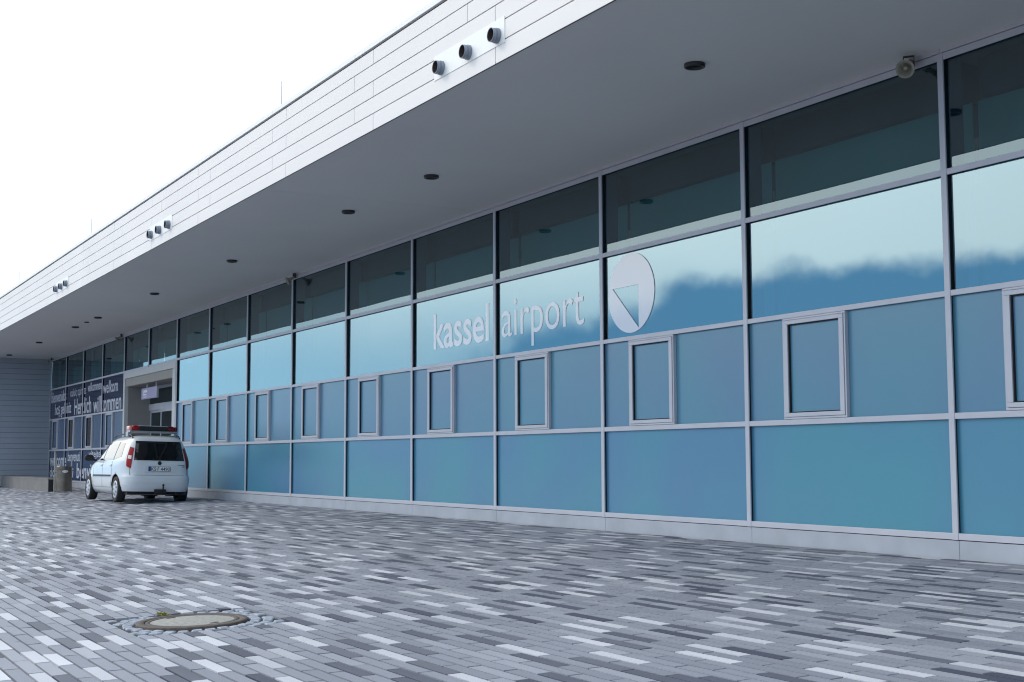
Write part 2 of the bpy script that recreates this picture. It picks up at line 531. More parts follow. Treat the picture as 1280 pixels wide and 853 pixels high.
# small granite setts between the manhole frame and the cut paving
def sett_mesh(lx, ly, seed):
    rr = random.Random(seed)
    b = bmesh.new(); bmesh.ops.create_cube(b, size=1)
    for p in b.verts:
        top = p.co.z > 0
        k = .40 if top else .47
        p.co = Vector(((p.co.x * 2 * k + rr.uniform(-.06, .06)) * lx, (p.co.y * 2 * k + rr.uniform(-.06, .06)) * ly, (-.001 + rr.uniform(-.003, .003)) if top else -.03))
    bmesh.ops.bevel(b, geom=b.edges[:], offset=.007, segments=1, affect='EDGES')
    m = MB(); m.frombm(b)
    return m.mesh('sett', 'sett')
setts = [sett_mesh(.085, .085, i) for i in range(8)]
RING = 0.392
step = .091
nx = int((SX1 - SX0) / step); ny = int((SY1 - SY0) / step)
placed = []
for rad, cnt in ((RING + .052, 30), (RING + .145, 38)):
    for k in range(cnt):
        a = 2 * math.pi * (k + .5 * (rad > .5)) / cnt
        placed.append((MHX + rad * math.cos(a), MHY + rad * math.sin(a), a + math.pi / 2))
for i in range(nx):
    for j in range(ny):
        x = SX0 + (i + .5) * (SX1 - SX0) / nx; y = SY0 + (j + .5) * (SY1 - SY0) / ny
        if math.hypot(x - MHX, y - MHY) > RING + .235:
            placed.append((x, y, 0))
for x, y, a in placed:
    if SX0 + .03 < x < SX1 - .03 and SY0 + .03 < y < SY1 - .03:
        o = link('sett', random.choice(setts), pavement, (x, y, random.uniform(-.006, .002)))
        o.rotation_euler.z = a + random.uniform(-.12, .12)

def on_slope(x, y, up=0.0):
    """pavement coordinates to world"""
    return Vector((x, y * math.cos(SLOPE) - up * math.sin(SLOPE), y * math.sin(SLOPE) + up * math.cos(SLOPE)))

mh = empty('manhole_cover', on_slope(MHX, MHY))
mh.rotation_euler.x = SLOPE
tag(mh, 'round manhole cover with concrete lid and rusty iron ring set in the paving', 'manhole cover')
m = MB(); m.lathe([(.388, -.03), (.392, .004), (.386, .009), (.335, .009), (.331, .002), (.331, -.03)], (0, 0, 0), (0, 0, 1), 64)
m.build('frame_ring', 'cast_iron', mh)
m = MB(); m.lathe([(.325, -.02), (.325, .005), (.321, .008), (.296, .008), (.293, .004)], (0, 0, 0), (0, 0, 1), 64)
lid = m.build('lid_ring', 'cast_iron', mh)
m = MB(); m.lathe([(.293, .004), (.28, .0065), (.0001, .0075)], (0, 0, 0), (0, 0, 1), 64)
m.build('lid_filling', 'lid_concrete', mh)
for a in (0.35, 3.5):
    m = MB(); m.box(-.035, .035, -.012, .012, .004, .0105, bev=.003)
    q = m.build('lifting_slot', 'cast_iron', mh, (.255 * math.cos(a), .255 * math.sin(a), 0)); q.rotation_euler.z = a + math.pi / 2
wd = MB()
for k in range(70):
    a = random.uniform(0, 6.28); l = random.uniform(.025, .06); t = random.uniform(.3, 1.1)
    bx, by = random.gauss(0, .035), random.gauss(0, .012)
    dx, dy = math.cos(a) * math.cos(t) * l, math.sin(a) * math.cos(t) * l
    wx, wy = -math.sin(a) * .006, math.cos(a) * .006
    h = math.sin(t) * l * .6
    wd.add([(bx, by, 0), (bx + dx * .6 + wx, by + dy * .6 + wy, h * .7), (bx + dx, by + dy, h), (bx + dx * .6 - wx, by + dy * .6 - wy, h * .7)], [(0, 1, 2, 3)])
we = wd.build('weed', 'weed', None, on_slope(SX0 + .02, MHY - .08, .001))
tag(we, 'small yellow-green weed growing in the joint beside the manhole', 'weed')

# ------------------------------------------------------------------ terminal building
S = 3.0
B0, B1 = -15, 3                                # bays from the end wall to right of the picture
T = dict(t0b=.177, t0a=.2424, t1b=1.316, t1a=1.3745, t2b=2.4925, t2a=2.5473, t3b=3.6661, t3a=3.7248, top=4.7995, sof=4.9133)
GY = 0.044                                     # outer face of the glass
bld = empty('terminal_building')
tag(bld, 'long low airport terminal with blue glass facade and deep white canopy', 'building')
XL, XR = B0 * S, B1 * S
DOOR0, DOOR1 = -33.0, -27.0

# mullions: aluminium cap on a black gasket
for k in range(B0, B1 + 1):
    x = k * S
    if DOOR0 < x < DOOR1:
        z0 = T['t3a'] + .001
    else:
        z0 = T['t0b'] + .002
    m = MB()
    m.box(x - .034, x + .034, 0, .018, z0, 4.8675, 0, bev=.003)
    m.box(x - .026, x + .026, .0181, GY - .002, z0 + .002, 4.866, 1)
    m.build('mullion', ['aluminium', 'gasket'], bld)
# transoms per bay
def transom(xa, xb, z0, z1, y=0.004):
    m = MB()
    m.box(xa, xb, y, .019, z0, z1, 0, bev=.003)
    m.box(xa, xb, .0191, GY - .003, z0 + .006, z1 - .004, 1)
    return m.build('transom', ['aluminium', 'gasket'], bld)
for k in range(B0, B1):
    xa, xb = k * S + .0345, (k + 1) * S - .0345
    portal = DOOR0 <= k * S < DOOR1
    if not portal:
        transom(xa, xb, T['t0b'] + .004, T['t0a'])
        transom(xa, xb, T['t1b'], T['t1a'])
        transom(xa, xb, T['t2b'], T['t2a'])
        # plinth panel below, joint at the right edge of the mullion
        MB().box(k * S + .036, (k + 1) * S + .031, .012, .09, -.05, T['t0b'] - .004, bev=.002).build('plinth_panel', 'plinth', bld)
    transom(xa, xb, T['t3b'], T['t3a'])
    transom(xa, xb, T['top'], 4.866)
    MB().box(k * S + .003, (k + 1) * S - .003, .001, .07, 4.872, T['sof'] + .01).build('head_strip', 'aluminium', bld)
MB().box(XL, XR, .02, .09, -.06, 4.92 - 4.72).build('joint_backing', 'gasket', bld)

# panes
def pane(xa, xb, z0, z1, m, parent=bld, y=GY, name='pane'):
    return MB().box(xa, xb, y, y + .012, z0, z1).build(name, m, parent)
cas_me = {}
for k in range(B0, B1):
    xa, xb = k * S + .02, (k + 1) * S - .02
    portal = DOOR0 <= k * S < DOOR1
    hp = pane(xa, xb, T['t3a'] - .01, T['top'] + .01, 'glass_high')
    lean = .0026 + random.uniform(-.0005, .0005)        # panes are never quite plumb
    for p in hp.data.vertices: p.co.y += (p.co.z - T['t3a']) * lean
    if portal:
        continue
    sp = pane(xa, xb, T['t2a'] - .01, T['t3b'] + .01, 'glass_welcome' if k < -11 else 'glass_sign')
    lz, lx, sd = random.uniform(.0002, .0016), random.uniform(.0001, .0007), random.choice((-1, 1))
    for p in sp.data.vertices: p.co.y += (p.co.z - T['t2a'] + .01) * lz + (p.co.x - xa if sd > 0 else xb - p.co.x) * lx

    pane(xa, xb, T['t0a'] - .01, T['t1b'] + .01, 'glass_navy' if k < -11 else 'glass_frosted')
    fu = 'glass_frosted_shaded' if k < -11 else 'glass_frosted_upper'  # bays near the end wall take the colour with shade mixed in
    c0, c1 = k * S + .642, k * S + 1.618
    z0, z1 = T['t1a'] + .003, T['t2b'] - .003
    pane(xa, c0 + .05, T['t1a'] - .01, T['t2b'] + .01, fu)
    pane(c1 - .05, xb, T['t1a'] - .01, T['t2b'] + .01, fu)
    wdw = empty('window', (c0, 0, z0)); wdw.parent = bld
    h = z1 - z0; W = c1 - c0
    if 'f' not in cas_me:
        m = MB()                                  # fixed outer frame, sash in front of it, black glazing gasket
        for (a, b, c, d_) in ((0, W, 0, .021), (0, W, h - .021, h), (0, .021, .021, h - .021), (W - .021, W, .021, h - .021)):
            m.box(a, b, -.004, .043, c, d_, 0, bev=.003)
        s0 = .024; f = .064; fr = .044
        for (a, b, c, d_) in ((s0, W - s0, s0, s0 + fr), (s0, W - s0, h - s0 - fr, h - s0), (s0, s0 + f, s0 + fr, h - s0 - fr), (W - s0 - f, W - s0, s0 + fr, h - s0 - fr)):
            m.box(a, b, -.014, .036, c, d_, 0, bev=.004)
        cas_me['f'] = m.mesh('frame', ['aluminium'])
        g = s0 + f - .004; gr = s0 + fr - .004; m = MB()
        for (a, b, c, d_) in ((g, W - g, gr, gr + .016), (g, W - g, h - gr - .016, h - gr), (g, g + .016, gr + .016, h - gr - .016), (W - g - .016, W - g, gr + .016, h - gr - .016)):
            m.box(a, b, .002, .034, c, d_, 0)
        cas_me['g'] = m.mesh('gasket', ['gasket'])
        cas_me['p'] = MB().box(g, W - g, .024, .033, gr, h - gr).mesh('pane', ['glass_frosted_upper'])
        cas_me['s'] = MB().box(g, W - g, .024, .033, gr, h - gr).mesh('pane', ['glass_frosted_shaded'])
        cas_me['d'] = MB().box(g, W - g, .024, .033, gr, h - gr).mesh('pane', ['glass_clear_dark'])
    link('frame', cas_me['f'], wdw); link('gasket', cas_me['g'], wdw)
    link('pane', cas_me['d' if k in (-14, -13) else 's' if k < -11 else 'p'], wdw)

# canopy: soffit, fascia panels, coping
CY = -3.55
for a, b in ((XL - .05, -32.75), (-32.742, -21.2), (-21.192, -9.6), (-9.592, XR)):
    MB().box(a, b, CY + .012, -.0005, T['sof'], T['sof'] + .03).build('soffit_panel', 'soffit', bld)
MB().box(XL - .6, XR, CY + .05, 3.0, 5.0, 5.86).build('roof_slab', 'shadow_gap', bld)
MB().box(XL - .6, XR, 5.2, 8, 5.0, 5.86).build('roof_slab', 'shadow_gap', bld)
MB().box(XL, XR, 3.0, 5.2, 5.5, 5.52).build('added_skylight', 'glass_added_skylight', bld)  # unseen roof opening, added over the slab gap to brighten the interior
MB().box(XL - .6, XR, CY + .002, CY + .011, T['sof'] - .006, T['sof'] + .02).build('drip_edge', 'shadow_gap', bld)
MB().box(XL - .6, XR, CY + .026, CY + .05, T['sof'] + .031, 5.93).build('fascia_backing', 'shadow_gap', bld)
odd = [9.0, 5.95, 3.6, .55, -2.505, -5.56, -8.61, -12.89, -15.94, -18.98, -22.0, -26.3, -29.3, -32.4, -35.4, -39.6, -42.6, XL - .6]
even = [9.0, 6.02, 2.96, -.08, -3.11, -6.15, -9.18, -12.22, -15.25, -18.3, -21.33, -24.4, -27.4, -30.45, -33.5, -36.5, -39.6, -42.6, XL - .6]
ZR = [T['sof'], 5.115, 5.32, 5.518, 5.722, 5.908]
plates = [(-3.885, -2.305), (-16.06, -14.50), (-25.17, -23.62)]
PZ0, PZ1 = 5.083, 5.352
for r in range(5):
    js = odd if r % 2 == 0 else even
    for b, a in zip(js[:-1], js[1:]):
        z0, z1 = ZR[r] + (.006 if r else 0), ZR[r + 1] - .006
        MB().box(a + .005, b - .005, CY, CY + .025, z0, z1, bev=.002).build('fascia_panel', 'fascia', bld)
cops = [9.0, 6.0, 3.02, -.02, -3.06, -6.1, -9.14, -12.2, -15.2, -18.25, -21.3, -24.3, -27.4, -30.4, -33.4, -36.5, -39.5, -42.5, XL - .65]
for b, a in zip(cops[:-1], cops[1:]):
    m = MB(); m.box(a + .003, b - .003, CY - .014, CY + .5, 5.932, 5.995, bev=.003)
    m.build('coping', 'coping', bld)
for (a, b), xs in zip(plates, ((-3.70, -3.07, -2.45), (-15.90, -15.30, -14.67), (-25.0, -24.4, -23.78))):
    pl = MB().box(a, b, CY - .006, CY - .0005, PZ0, PZ1, bev=.0015).build('spout_plate', 'spout_plate', bld)
    for x in xs:
        m = MB()
        m.lathe([(.078, .006), (.078, .034), (.070, .040), (.070, .044), (.0725, .044), (.0725, .088), (.066, .088), (.065, -.0)], (x, CY, 5.185), (0, -1, 0), 28, 0)
        m.lathe([(.0655, .086), (.0645, .012), (.0001, .012)], (x, CY, 5.185), (0, -1, 0), 28, 1)
        m.build('overflow_spout', ['spout', 'spout_inside'], pl)

# end wall of grey cladding boards
ew = MB().box(XL - .6, XL - .03, CY + .06, -.001, -.2, T['sof'] - .002).build('end_wall', 'shadow_gap', bld)
z = -.02; nb = 24; ph = (T['sof'] + .02) / nb
bme = MB().box(0, .028, CY + .03, -.004, .004, ph - .004, bev=.003).mesh('cladding_board', ['cladding'])
for i in range(nb):
    link('cladding_board', bme, ew, (XL - .03, 0, z + i * ph))

# inside, seen through the glass
MB().box(XL, XR, 7.6, 7.7, -.1, 4.9).build('back_wall', 'interior', bld)
MB().box(XL, XR, .12, 7.6, -.1, 0).build('inner_floor', 'interior_floor', bld)
MB().box(XL, XR, .1, 3.0, 4.86, 4.99).build('inner_ceiling', 'interior_ceiling', bld)
MB().box(XL, XR, 5.2, 7.6, 4.86, 4.99).build('inner_ceiling', 'interior_ceiling', bld)
MB().box(XR, XR + .1, .1, 7.7, -.1, 4.95).build('inner_side_wall', 'interior', bld)
MB().box(XL - .1, XL, .1, 7.7, -.1, 4.95).build('inner_side_wall', 'interior', bld)
for k in range(B0, B1 + 1):
    if DOOR0 < k * S < DOOR1: z0 = 3.75
    else: z0 = 0
    MB().box(k * S - .03, k * S + (.14 if k == B0 else .03), .06, .27, z0, 4.86).build('post', 'column', bld)
slat = MB().box(-.048, .048, 0, .004, 2.56, 4.44).mesh('blind_slat', ['blind'])
for k in range(B0, B1):
    xa, xb = k * S + .16, (k + 1) * S - .04
    MB().box(xa, xb, .36, .60, 4.45, 4.84, bev=.008).build('valance_box', 'beam', bld)
    if k in (-4, -5):                                   # vertical slats
        x = xa - .08
        while x < xb + .0:
            q = link('blind_slat', slat, bld, (x, .47, 0)); q.rotation_euler.z = .22
            x += .112
    else:
        MB().box(xa - .12, xb + .01, .47, .476, 3.76 if DOOR0 <= k * S < DOOR1 else 2.56, 4.449).build('roller_blind', 'blind', bld)
# entrance portal
z3 = T['t3b'] - .002
MB().box(DOOR0 + .036, DOOR1 - .036, -.012, .10, 3.475, z3, bev=.004).build('portal_header', 'portal', bld)
MB().box(DOOR0 + .22, DOOR1 - .42, .012, .12, 3.225, 3.466, bev=.004).build('portal_lintel', 'portal_taupe', bld)
MB().box(DOOR0 + .036, DOOR0 + .215, -.012, .10, -.05, 3.472, bev=.004).build('portal_jamb', 'portal', bld)
MB().box(DOOR1 - .30, DOOR1 - .036, -.012, .10, -.05, 3.472, bev=.004).build('portal_jamb', 'portal', bld)
MB().box(DOOR1 - .415, DOOR1 - .306, .01, .12, -.05, 3.466, bev=.004).build('portal_jamb', 'aluminium', bld)
MB().box(DOOR0 + .10, DOOR0 + .23, .101, .80, -.05, 3.47).build('reveal', 'reveal', bld)
MB().box(DOOR1 - .41, DOOR1 - .30, .125, .80, -.05, 3.47).build('reveal', 'reveal', bld)
MB().box(DOOR0 + .23, DOOR1 - .41, .125, .80, 3.23, 3.30).build('recess_ceiling', 'reveal', bld)
MB().box(DOOR0 + .1, DOOR1 - .1, .09, .12, 3.475, 3.75).build('portal_backing', 'gasket', bld)
dx0, dx1, DY = DOOR0 + .23, DOOR1 - .41, .76
m = MB(); m.box(dx0, dx1, DY - .02, DY + .06, 2.49, 2.69, bev=.004); m.build('door_header', 'aluminium', bld)
MB().box(dx0, dx1, DY - .02, DY + .06, 3.14, 3.229).build('door_header', 'aluminium', bld)
MB().box(dx1 - .9, dx1 - .5, DY - .06, DY - .021, 2.55, 2.62, bev=.01).build('door_sensor', 'black_plastic', bld)
pane(dx0, dx1, 2.69, 3.14, 'glass_door', y=DY + .02)
wd_ = (dx1 - dx0) / 4
for i in range(4):
    a = dx0 + i * wd_; b = a + wd_
    dr = MB()
    yy = DY + (.035 if i in (0, 3) else 0)
    for q in ((a + .002, a + .075, .02, 2.488), (b - .075, b - .002, .02, 2.488), (a + .0755, b - .0755, .02, .12), (a + .0755, b - .0755, 2.42, 2.488)):
        dr.box(q[0], q[1], yy, yy + .034, q[2], q[3], bev=.003)
    drm = dr.build('sliding_door', 'aluminium', bld)
    pane(a + .07, b - .07, .1, 2.44, 'glass_door', drm, yy + .012)
MB().box(dx0 - .1, dx1 + .1, .1, .9, -.09, .003).build('threshold', 'steel', bld)

# ------------------------------------------------------------------ lettering
def text_mesh(body, bold=0.0):
    c = bpy.data.curves.new('text', 'FONT')
    c.body = body
    c.offset = bold
    c.resolution_u = 4
    o = bpy.data.objects.new('text', c)
    COL.objects.link(o)
    dg = bpy.context.evaluated_depsgraph_get()
    me = bpy.data.meshes.new_from_object(o.evaluated_get(dg))
    v = np.array([p.co[:] for p in me.vertices]); f = [tuple(p.vertices) for p in me.polygons]
    bpy.data.objects.remove(o); bpy.data.curves.remove(c); bpy.data.meshes.remove(me)
    return v, f
def flat_letters(v, f, name, m, parent, y, depth=.002):
    """front faces plus a thin edge, facing -Y"""
    bm = bmesh.new()
    vs = [bm.verts.new((p[0], y, p[1])) for p in v]
    for q in f:
        try: bm.faces.new([vs[i] for i in q])
        except ValueError: pass
    bmesh.ops.remove_doubles(bm, verts=bm.verts[:], dist=1e-5)
    e = bmesh.ops.extrude_face_region(bm, geom=bm.faces[:])
    for q in e['geom']:
        if isinstance(q, bmesh.types.BMVert): q.co.y -= depth
    mb = MB(); mb.frombm(bm)
    return mb.build(name, m, parent)
def fit(v, x0, x1, zb, zt, ref_top):
    """scale so that the word spans x0..x1 and the font height ref_top above the baseline reaches zt"""
    a, b = v[:, 0].min(), v[:, 0].max()
    o = v.copy()
    o[:, 0] = x0 + (v[:, 0] - a) * (x1 - x0) / (b - a)
    o[:, 1] = zb + v[:, 1] * (zt - zb) / ref_top
    return o
def letters(body, x0, x1, zb, zt, bold, m):
    v, f = text_mesh(body, bold)
    v = fit(v, x0, x1, zb, zt, text_mesh('l')[0][:, 1].max())
    # connected pieces, merged where they overlap in x (dot of the i)
    par = list(range(len(v)))
    def root(i):
        while par[i] != i: i = par[i]
        return i
    for q in f:
        for i in q[1:]: par[root(i)] = root(q[0])
    grp = {}
    for q in f: grp.setdefault(root(q[0]), []).append(q)
    items = sorted([[min(v[i][0] for q in g for i in q), max(v[i][0] for q in g for i in q), g] for g in grp.values()], key=lambda t: t[0])
    mg = []
    for it in items:
        if mg and it[0] < mg[-1][1] - .3 * (it[1] - it[0]):
            mg[-1][2] += it[2]; mg[-1][1] = max(mg[-1][1], it[1])
        else: mg.append(it)
    for it in mg:
        ids = sorted({i for q in it[2] for i in q}); mp = {i: n for n, i in enumerate(ids)}
        flat_letters(v[ids], [tuple(mp[i] for i in q) for q in it[2]], 'letter', m, bld, GY - .0008, .003)
letters('kassel', -11.20, -9.25, 2.812, 3.388, .014, 'vinyl')
letters('airport', -8.83, -6.495, 2.815, 3.41, -.004, 'vinyl')
# round emblem with a triangle cut out
bm = bmesh.new()
cxl, czl, rl = -5.372, 3.122, .527
ring = [bm.verts.new((cxl + rl * math.cos(2 * math.pi * k / 72), 0, czl + rl * math.sin(2 * math.pi * k / 72))) for k in range(72)]
tri = [bm.verts.new((x, 0, z)) for x, z in ((-5.80, 3.215), (-5.20, 3.215), (-5.20, 2.645))]
es = [bm.edges.new((ring[k], ring[(k + 1) % 72])) for k in range(72)] + [bm.edges.new((tri[k], tri[(k + 1) % 3])) for k in range(3)]
bmesh.ops.triangle_fill(bm, use_beauty=True, use_dissolve=False, edges=es)
e = bmesh.ops.extrude_face_region(bm, geom=bm.faces[:])
for q in e['geom']:
    if isinstance(q, bmesh.types.BMVert): q.co.y -= .006
mb = MB(); mb.frombm(bm)
mb.build('emblem', 'vinyl', bld, (.025, GY - .0008, 0))
ltop = text_mesh('l')[0][:, 1].max()
for body, x0, x1, zb, zt, bold in (
        ('bienvenidos', -44.86, -41.94, 3.187, 3.579, .012), ('καλώς ορίσατε', -41.31, -38.63, 3.273, 3.53, .0),
        ('velkommen', -38.37, -36.25, 3.332, 3.624, .008), ('welkom', -36.0, -33.92, 3.164, 3.547, .01),
        ('hoş geldiniz', -44.13, -41.11, 2.703, 3.10, .012), ('Herzlich', -40.54, -37.76, 2.607, 3.151, .012),
        ('willkommen', -37.42, -33.43, 2.582, 3.098, .012), ('welcome', -44.86, -41.77, .74, 1.204, .02),
        ('benvenuti', -41.49, -39.39, .933, 1.28, .008), ('vítejte', -37.97, -36.15, 1.07, 1.30, .008),
        ('dobrodošli', -44.86, -40.47, .35, .70, .01), ('benvinguts', -39.88, -35.0, .338, .852, .012)):
    v, f = text_mesh(body, bold)
    flat_letters(fit(v, x0, x1, zb, zt, ltop), f, 'word', 'vinyl_white', bld, GY - .0008, .003)

# ------------------------------------------------------------------ fixtures on the building
dl = empty('downlight')
m = MB(); m.lathe([(.106, .002), (.106, -.034), (.100, -.038), (.084, -.038), (.082, -.001)], (0, 0, 0), (0, 0, 1), 32); m.build('trim_ring', 'lamp_ring', dl)
m = MB(); m.lathe([(.083, -.012), (.05, -.004), (.0001, -.004)], (0, 0, 0), (0, 0, 1), 32); m.build('reflector', 'lamp_inside', dl)
lamp_spec = [(-1.54, 'nearest black downlight in the canopy soffit, above the second window bay', 1), (-7.56, 'black soffit downlight above the word airport', 1),
             (-10.57, 'black soffit downlight above the word kassel', 1), (-16.56, 'black soffit downlight just right of the horn loudspeaker nearest the kassel lettering', 1),
             (-22.49, 'lone black soffit downlight above the glass just right of the entrance', 1), (-28.52, 'right one of the tight trio of downlights before the entrance', 1),
             (-29.98, 'small middle downlight of the tight trio before the entrance', .66), (-31.53, 'left one of the tight trio of downlights before the entrance', 1),
             (-37.37, 'black soffit downlight second from the grey end wall', 1), (-43.4, 'black soffit downlight nearest the grey end wall', 1)]
for i, (x, lab, s) in enumerate(lamp_spec):
    o = dl if i == 0 else copy_tree(dl)
    o.location = (x, -1.79, T['sof'] - .0005); o.scale = (s, s, s)
    tag(o, lab, 'lamp', 'downlights in the canopy soffit')

hn = empty('horn_loudspeaker')
ax = Vector((-.12, -.88, -.46)).normalized()
mouth = Vector((-.03, -.02, -.17))
m = MB(); m.lathe([(.024, -.20), (.028, -.13), (.036, -.085), (.05, -.05), (.072, -.02), (.090, 0), (.0925, .002), (.090, .003), (.070, -.018), (.047, -.048), (.033, -.085), (.001, -.09)], mouth, ax, 28, 0)
m.build('horn_bell', ['horn'], hn)
m = MB(); m.lathe([(.001, .0), (.02, -.002), (.022, -.02), (.022, -.09)], mouth - ax * .012, ax, 16, 0); m.build('inner_horn', 'horn', hn)
m = MB(); m.lathe([(.001, -.27), (.034, -.268), (.040, -.26), (.040, -.205), (.026, -.195)], mouth, ax, 20, 0); m.build('driver_housing', 'horn', hn)
bk = mouth - ax * .18
m = MB()
for s in (-1, 1):
    sx = bk.x + s * .05
    m.box(sx - .003, sx + .003, bk.y - .02, bk.y + .02, bk.z - .02, -.001)
m.box(bk.x - .053, bk.x + .053, bk.y - .02, bk.y + .02, -.008, -.0006)
m.build('bracket', 'horn_dark', hn)
for i, (x, y, lab) in enumerate(((-.22, -.19, 'beige horn loudspeaker under the canopy at upper right'), (-17.72, -.19, 'beige horn loudspeaker under the canopy left of the kassel lettering'),
                                 (-33.2, -.19, 'beige horn loudspeaker above the left edge of the entrance'), (-44.3, -.25, 'beige horn loudspeaker in the corner by the grey end wall'))):
    o = hn if i == 0 else copy_tree(hn)
    o.location = (x, y, T['sof'])
    o.rotation_euler.z = math.radians(38 if i == 0 else 0)
    tag(o, lab, 'loudspeaker', 'horn loudspeakers under the canopy')
for x, h, lab in ((-8.9, .37, 'thin lightning rod on the roof edge nearest the large trio of overflow spouts'), (-21.37, .37, 'middle thin lightning rod on the roof edge'), (-30.85, .37, 'farthest thin lightning rod on the roof edge')):
    m = MB(); m.tube([(0, 0, 0), (0, 0, .05), (0, 0, h)], [.008, .0065, .005], 8)
    m.box(-.03, .03, -.03, .03, 0, .008)
    tag(m.build('lightning_rod', 'rod', None, (x, CY + .03, 5.9955)), lab, 'rod', 'lightning rods on the roof edge')

sg = empty('hanging_sign', (-30.58, .2, 3.23))
tag(sg, 'small violet sign hanging on two rods in the entrance', 'sign')
MB().box(-.85, .85, -.03, .03, -.455, -.125, bev=.006).build('board', 'sign_violet', sg)
MB().box(.852, .90, -.034, .034, -.46, -.12, bev=.004).build('end_cap', 'aluminium', sg)
for x in (-.28, .76):
    m = MB(); m.tube([(x, 0, -.126), (x, 0, -.0005)], .022, 10); m.build('rod', 'aluminium', sg)
m = MB()
for q in ((-.6, -.52, -.36, -.19), (-.5, -.17, -.26, -.19), (-.5, -.25, -.345, -.30), (-.6, -.2, -.405, -.38)):
    m.box(q[0], q[1], -.0335, -.0302, q[2], q[3])
m.build('print', 'label_white', sg)

# ------------------------------------------------------------------ bench wall and bin
bx0, bx1, by0, by1, bh = XL + .004, -35.62, -1.70, -1.18, .45
bz = by0 * .026 - .02
bn = empty('bench', (bx0, by0, bz))
tag(bn, 'long low grey bench wall of stone panels in front of the end wall', 'bench')
L = bx1 - bx0; D = by1 - by0
MB().box(.0, L - .02, .02, D - .02, 0, bh - .05).build('core', 'bench_end', bn)
npan = 8; pw = L / npan
pm = MB().box(.004, pw - .004, 0, .0195, 0, bh - .048, bev=.002).mesh('stone_panel', ['bench'])
for i in range(npan): link('stone_panel', pm, bn, (i * pw, 0, 0))
MB().box(L - .0195, L - .002, .02, D, 0, bh - .048).build('end_panel', 'bench_end', bn)
MB().box(-.002, L, -.006, D, bh - .047, bh, bev=.004).build('seat_slab', 'bench', bn)

bi = empty('litter_bin', (-34.45, -1.46, -1.46 * .026))
tag(bi, 'bronze metal litter bin with white oval label between two posts', 'litter bin')
m = MB()
prof = []
n = 24
def dshape(r, n=24):                                   # rounded front towards the camera side
    return [(.10 + .16 * math.sin(math.pi * k / n), -.215 * math.cos(math.pi * k / n)) for k in range(n + 1)] + [(-.10, .215), (-.10, -.215)]
sh = dshape(0)
K = len(sh)
lv = [(.03, .985), (.05, 1.0), (.70, 1.0)]
v = [(x * s, y * s, z) for z, s in lv for x, y in sh]
f = [(i * K + k, i * K + (k + 1) % K, (i + 1) * K + (k + 1) % K, (i + 1) * K + k) for i in range(2) for k in range(K)] + [tuple(range(K))]
m.add(v, f, 0, False); body = m.build('body', 'bin_bronze', bi)
m = MB(); v = [(x * s, y * s, z) for z, s in ((.705, 1.0), (.74, 1.02), (.80, 1.02), (.815, .97)) for x, y in sh]
f = [(i * K + k, i * K + (k + 1) % K, (i + 1) * K + (k + 1) % K, (i + 1) * K + k) for i in range(3) for k in range(K)] + [tuple(range(3 * K, 4 * K)), tuple(range(K))]
m.add(v, f); m.build('lid', 'bin_bronze', bi)
m = MB(); n = 24
for r, mi, off in ((1.0, 1, .004), (.86, 0, .0065)):
    vv = []
    for k in range(n):
        y = .115 * r * math.cos(2 * math.pi * k / n); z = .655 + .05 * r * math.sin(2 * math.pi * k / n)
        vv.append((.10 + .16 * math.sqrt(max(0, 1 - (y / .215) ** 2)) + off, y, z))
    c = (.26 + off, 0, .655)
    m.add([c] + vv, [(0, 1 + k, 1 + (k + 1) % n) for k in range(n)], mi)
m.build('label_plate', ['label_white', 'black_plastic'], bi)
for y, h in ((-.265, 1.28), (.245, .98)):
    m = MB(); m.box(-.03, .03, y - .018, y + .018, -.02, h, bev=.004); m.build('post', 'post', bi)
for z in (.12, .6):
    m = MB(); m.box(-.02, .02, -.247, -.20, z, z + .03); m.box(-.02, .02, .20, .227, z, z + .03); m.build('bracket', 'post', bi)

# ------------------------------------------------------------------ car
def interp(tab):
    zs, vs = zip(*tab)
    return lambda z: float(np.interp(z, zs, vs))
xr = interp([(.20, -.60), (.26, -.68), (.36, -.725), (.50, -.745), (.60, -.742), (.635, -.728), (.66, -.715), (.95, -.70), (1.02, -.685), (1.40, -.575), (1.48, -.53), (1.53, -.46), (1.57, -.30), (1.59, -.05), (1.60, .3)])
xf = interp([(.20, 3.28), (.30, 3.42), (.50, 3.48), (.65, 3.46), (.78, 3.38), (.86, 3.2), (.93, 2.92), (1.0, 2.62), (1.05, 2.46), (1.2, 2.2), (1.38, 1.84), (1.48, 1.56), (1.54, 1.25), (1.58, .85), (1.60, .5)])
wd = interp([(.20, .73), (.28, .80), (.42, .838), (.60, .842), (.88, .836), (.98, .822), (1.05, .805), (1.2, .755), (1.38, .685), (1.46, .645), (1.52, .585), (1.56, .50), (1.585, .36), (1.60, .16)])
NR, NF = 6.5, 3.4
def sec(z, t):
    a = (xf(z) - xr(z)) / 2; c = (xf(z) + xr(z)) / 2
    n = NF if math.cos(t) > 0 else NR
    return (c + a * math.copysign(abs(math.cos(t)) ** (2 / n), math.cos(t)), wd(z) * math.copysign(abs(math.sin(t)) ** (2 / n), math.sin(t)), z)
def side_y(x, z):
    a = (xf(z) - xr(z)) / 2; c = (xf(z) + xr(z)) / 2
    n = NF if x > c else NR
    return wd(z) * max(0., 1 - min(1, abs((x - c) / a)) ** n) ** (1 / n)
def rear_x(y, z):
    a = (xf(z) - xr(z)) / 2; c = (xf(z) + xr(z)) / 2
    return c - a * max(0., 1 - min(1, abs(y / wd(z))) ** NR) ** (1 / NR)
car = empty('parked_car')
